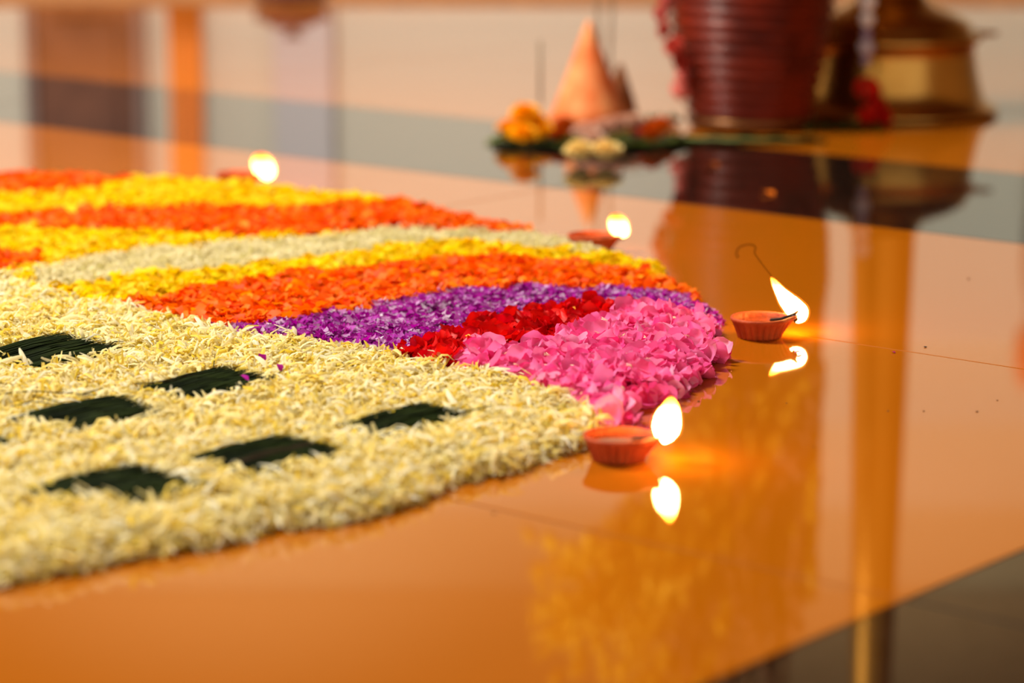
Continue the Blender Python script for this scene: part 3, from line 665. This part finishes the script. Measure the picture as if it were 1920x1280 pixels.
leaf('banana_leaf', 'dark green leaf lying flat in front of the ribbed barrel', (.41, 4.55), .26, .08, -.12, dleaf, .002, .006)
leaf('green_leaf', 'green leaf leaning between the small clay cone and the barrel', (.262, 4.79), .10, .045, .5, leafm, .006, .012)
leaf('green_leaf', 'green leaf between the barrel and the red flower garland', (.60, 4.73), .14, .05, .1, leafm, .001, .01)
def head(name, me, label, px, py, Y, s=1, z=None, rot=None, group=None):
    p = at_depth(px, py, Y); o = bpy.data.objects.new(name, me); col.objects.link(o)
    o.location = (p.x, Y, max(p.z if z is None else z, .004)); o.rotation_euler = rot or (random.uniform(-.2, .2), random.uniform(-.2, .2), random.uniform(0, 6)); o.scale = (s,) * 3
    return tag(o, label, 'flower', group)
my = flower_mesh('yellow_flower_head', mY, .028, seed=1); mo = flower_mesh('orange_flower_head', mO, .023, seed=2); mc = flower_mesh('cream_flower_head', mC, .026, seed=3); mw = flower_mesh('pale_flower_head', mW, .024, seed=4)
GY = 'yellow flower heads at the left end of the leaf'; GO = 'orange flower heads on the leaf'; GC = 'cream flower heads in front of the tall cone'; GP = 'pale flower heads on the leaf'
for px, Y, z, s, lab in ((958, 4.54, .004, 1.1, 'leftmost'), (998, 4.60, .006, 1.2, 'rearmost and largest'), (980, 4.50, .004, 1.0, 'frontmost'), (985, 4.55, .032, 1.05, 'topmost'), (1018, 4.54, .004, .95, 'rightmost and smallest')):
    head('yellow_flower', my, lab + ' yellow marigold head in the heap at the left tip of the leaf', px, 250, Y, s, z, group=GY)
for px, Y, z, s, lab in ((1050, 4.52, .006, .9, 'orange flower head between the yellow heap and the cream flowers'), (1058, 4.62, .008, 1.0, 'orange flower head at the left foot of the tall clay cone'),
                    (1222, 4.49, .008, 1.0, 'orange flower head on the leaf right of the pale flowers, nearest'), (1240, 4.58, .010, 1.05, 'orange flower head on the leaf close to the barrel'), (1208, 4.60, .008, .9, 'small orange flower head behind the nearest right-hand one')):
    head('orange_flower', mo, lab, px, 250, Y, s, z)
for px, Y, z, s in ((1088, 4.27, .001, 1.1), (1136, 4.27, .001, 1.1)):
    head('cream_flower', mc, '%s cream flower head of the pair before the tall clay cone' % ('left' if px < 1100 else 'right'), px, 250, Y, s, z, (0, 0, 0))
for px, Y, z, s, lab in ((1098, 4.50, .010, 1.0, 'leftmost pale blush flower head of the row before the cones'), (1130, 4.52, .014, 1.0, 'pale blush flower head in the middle of the row'), (1158, 4.54, .018, 1.0, 'pale blush flower head before the small brown cone'), (1185, 4.57, .020, .95, 'rightmost pale blush flower head, before the gap beside the barrel'), (1112, 4.46, .006, .9, 'pale blush flower head lying nearest, just behind the cream pair')):
    head('pale_flower', mw, lab, px, 250, Y, s, z, group=GP)
head('pink_flower', flower_mesh('pink_flower_head', mP, .014, seed=8), 'small mauve pink flower on the leaf beside the barrel', 1197, 270, 4.55, 1, .008)
# clay cones
conem = mat('orange_clay', lin((232, 120, 50)), .8, noise=(22, lin((228, 104, 36)), lin((242, 160, 100))), bump=(70, .3))
conem2 = mat('brown_clay', lin((150, 84, 34)), .8, noise=(22, lin((130, 70, 25)), lin((170, 100, 45))))
def cone(label, px, py, half, h, m, rz):
    g = ground(px, py); t = thing('clay_cone', label, 'clay cone', (g.x, g.y, .004), rz)
    bm = bmesh.new(); prof = [(half * 1.15, 0), (half * 1.18, .01), (half * 1.02, .03)] + [(half * 1.02 * (1 - f) + .004 * f, .03 + (h - .03) * f) for f in (.2, .4, .6, .8, .93)] + [(.0035, h)]
    add_lathe(bm, prof, 40, lambda r, z, a, i: (r * (1 + .07 * abs(math.cos(2 * a)) ** .5 - .03 + .015 * math.sin(3 * a + 30 * z)), z)); obj('cone_body', bm, m, t)
    return t
cone('tall orange clay cone streaked with pale paste, standing on the leaf', 1103, 232, .058, .182, conem, .3)
cone('small brown clay cone, partly hidden behind the tall orange one', 1162, 224, .026, .098, conem2, .1)
# incense sticks
inc = mat('incense', (.16, .12, .07), .9); bam = mat('bamboo', (.45, .16, .10), .6)
def stick(label, x0, y0, Y, x1, y1, extra=0):
    a = at_depth(x0, y0, Y); a.z = max(a.z, .003); b = at_depth(x1, y1, Y + extra); t = thing('incense_stick', label, 'incense', a); d = b - a
    bm = bmesh.new(); add_tube(bm, [(0, 0, 0), d * .3], [.0012, .0012], 6); obj('bare_end', bm, bam, t)
    bm = bmesh.new(); add_tube(bm, [d * .3, d], [.0024, .0024], 8); obj('incense_paste', bm, inc, t)
stick('incense stick standing alone on the left above the yellow flowers', 1013, 262, 4.70, 1013, 76)
stick('incense stick rising just behind the tip of the tall cone', 1128, 228, 4.87, 1118, -60)
stick('incense stick rising between the two clay cones', 1140, 226, 4.87, 1150, -60)
# rose garland down the left side of the barrel
t = thing('rose_garland', 'garland of pink and red roses hanging down the left side of the barrel', 'garland', (BX, BY, 0))
rp = [flower_mesh('rose', pm('dusky_rose', [(178, 50, 38), (200, 72, 58)]), .019, 4, 8, 11, .8), flower_mesh('rose', mP, .019, 4, 8, 12, .8)]
bm = bmesh.new(); gp = []
for k in range(12):
    z = .355 - .028 * k; a = PI + .42 + .10 * math.sin(k * 1.1); r = brad(max(z, 0)) + .012; gp.append(Vector((math.cos(a) * r, math.sin(a) * r, z)))
add_tube(bm, gp, .0012, 5); obj('garland_string', bm, inc, t)
for k, p in enumerate(gp[:-1]):
    o = bpy.data.objects.new('rose', rp[(k * 7 // 3) % 2]); col.objects.link(o); o.parent = t; o.location = p + Vector((-.004, -.004, -.01)); o.rotation_euler = (0, -1.3, .4 + k)
# garland with beads and a red flower before the brass lamp
G = Vector((at_depth(1622, 200, 4.77).x, 4.775, 0))
t = thing('flower_garland', 'string of white and lilac beads ending in a red flower, before the brass lamp', 'garland', G)
bm = bmesh.new(); add_tube(bm, [(.02, .16, .27), (.008, .06, .262), (0, 0, .24), (0, .0, .05)], .0012, 6); obj('garland_string', bm, inc, t)
wb = mat('white_bead', (.80, .76, .80), .25, spec=.7); lb = mat('lilac_bead', (.30, .22, .36), .3, spec=.7)
for z, r, m, nm in ((.222, .017, wb, 'white_bead'), (.192, .015, wb, 'white_bead'), (.166, .011, lb, 'lilac_bead'), (.142, .016, mat('grey_lilac_bead', (.50, .44, .54), .25, spec=.7), 'lilac_bead'), (.118, .010, lb, 'lilac_bead')):
    bm = bmesh.new(); bmesh.ops.create_icosphere(bm, subdivisions=2, radius=r); o = obj(nm, bm, m, t); o.location = (0, 0, z)
rf = flower_mesh('red_flower_head', mR, .026, 5, 10, 21, .8)
for z, s, x in ((.068, 1, .0), (.040, .95, .006), (.018, .9, -.006), (.024, .8, .022)):
    o = bpy.data.objects.new('red_flower', rf); col.objects.link(o); o.parent = t; o.location = (x, 0, z - .012); o.scale = (s,) * 3; o.rotation_euler = (1.1, 0, z * 40)

# ------------------------------------------------------------------ stray petals and crumbs
def stray(name, label, px, py, size, c, z=.0015, m2=None, rot=(0.2, .1, .6), tm=T_MAR, group=None):
    me = bpy.data.meshes.new(name); me.from_pydata([tuple(p * size) for p in tm[0]], [], [tuple(int(i) for i in q) for q in tm[1]])
    zm = min(v.co.z for v in me.vertices)
    g = ground(px, py, z); o = link(name, me, petal_mat(name, [c, c], .2)); o.location = (g.x, g.y, z - zm * .5); o.rotation_euler = rot; return tag(o, label, 'petal', group)
stray('stray_petal', 'loose orange petal on the dark tiles in front of the barrel', 1441, 362, .022, (240, 120, 30), .002)
stray('stray_petal', 'loose brown-orange petal just below the dark leaf in front of the barrel', 1338, 309, .022, (150, 70, 20), .002)
stray('stray_petal', 'magenta petal lying on the cream tile below the right lamp flame', 1497, 661, .008, (190, 20, 130), .0012, rot=(.1, 0, 1.57))
stray('stray_petal', 'purple petal lying on the second dark grass patch', 458, 708, .011, (190, 30, 170), .030, rot=(.4, .2, .9))
stray('stray_petal', 'purple petal on the white petals left of the nearest pale ones', 359, 777, .008, (170, 20, 140), .024, rot=(.3, .2, 1.8))
stray('stray_petal', 'upright purple petal on the white petals below the orange band tip', 491, 673, .010, (175, 20, 150), .026, rot=(1.1, .2, .2))
stray('stray_petal', 'small purple petal to the right of the upright purple one', 525, 689, .008, (175, 30, 150), .024, rot=(.8, .2, .4))
stray('stray_petal', 'tiny magenta petal on the cream tile where the column is mirrored', 1675, 660, .005, (170, 40, 100), .001)
cm = mat('dark_crumb', (.05, .02, .01), .8)
for px, py, s, lab in ((1310, 753, .0022, 'dark crumb on the tile just off the lower tip of the pink petals'), (1665, 771, .0018, 'dark crumb inside the mirrored brass column, below the tile joint'), (1732, 771, .0018, 'dark crumb just right of the mirrored brass column'),
        (1735, 651, .0028, 'brown crumb just above the tile joint, right of the mirrored column'), (1832, 772, .0022, 'flat dark crumb farthest right below the tile joint'), (1816, 523, .003, 'lone brown crumb on the right, between dark band and tile joint'),
        (1475, 756, .0014, 'tiny crumb on the tile straight below the right clay lamp'), (1870, 751, .0016, 'tiny crumb closest to the right frame edge'), (926, 963, .0026, 'brown crumb on the tile in front of the white petals'), (1525, 838, .0015, 'tiny crumb between the near lamp and the mirrored column')):
    bm = bmesh.new(); s *= .62; bmesh.ops.create_icosphere(bm, subdivisions=1, radius=s)
    for v in bm.verts: v.co.x *= random.uniform(.8, 1.3); v.co.z = v.co.z * .4 + s * .4
    g = ground(px, py); o = obj('crumb', bm, cm, None); o.location = g
    tag(o, lab, 'crumb', 'crumbs scattered on the bare floor')
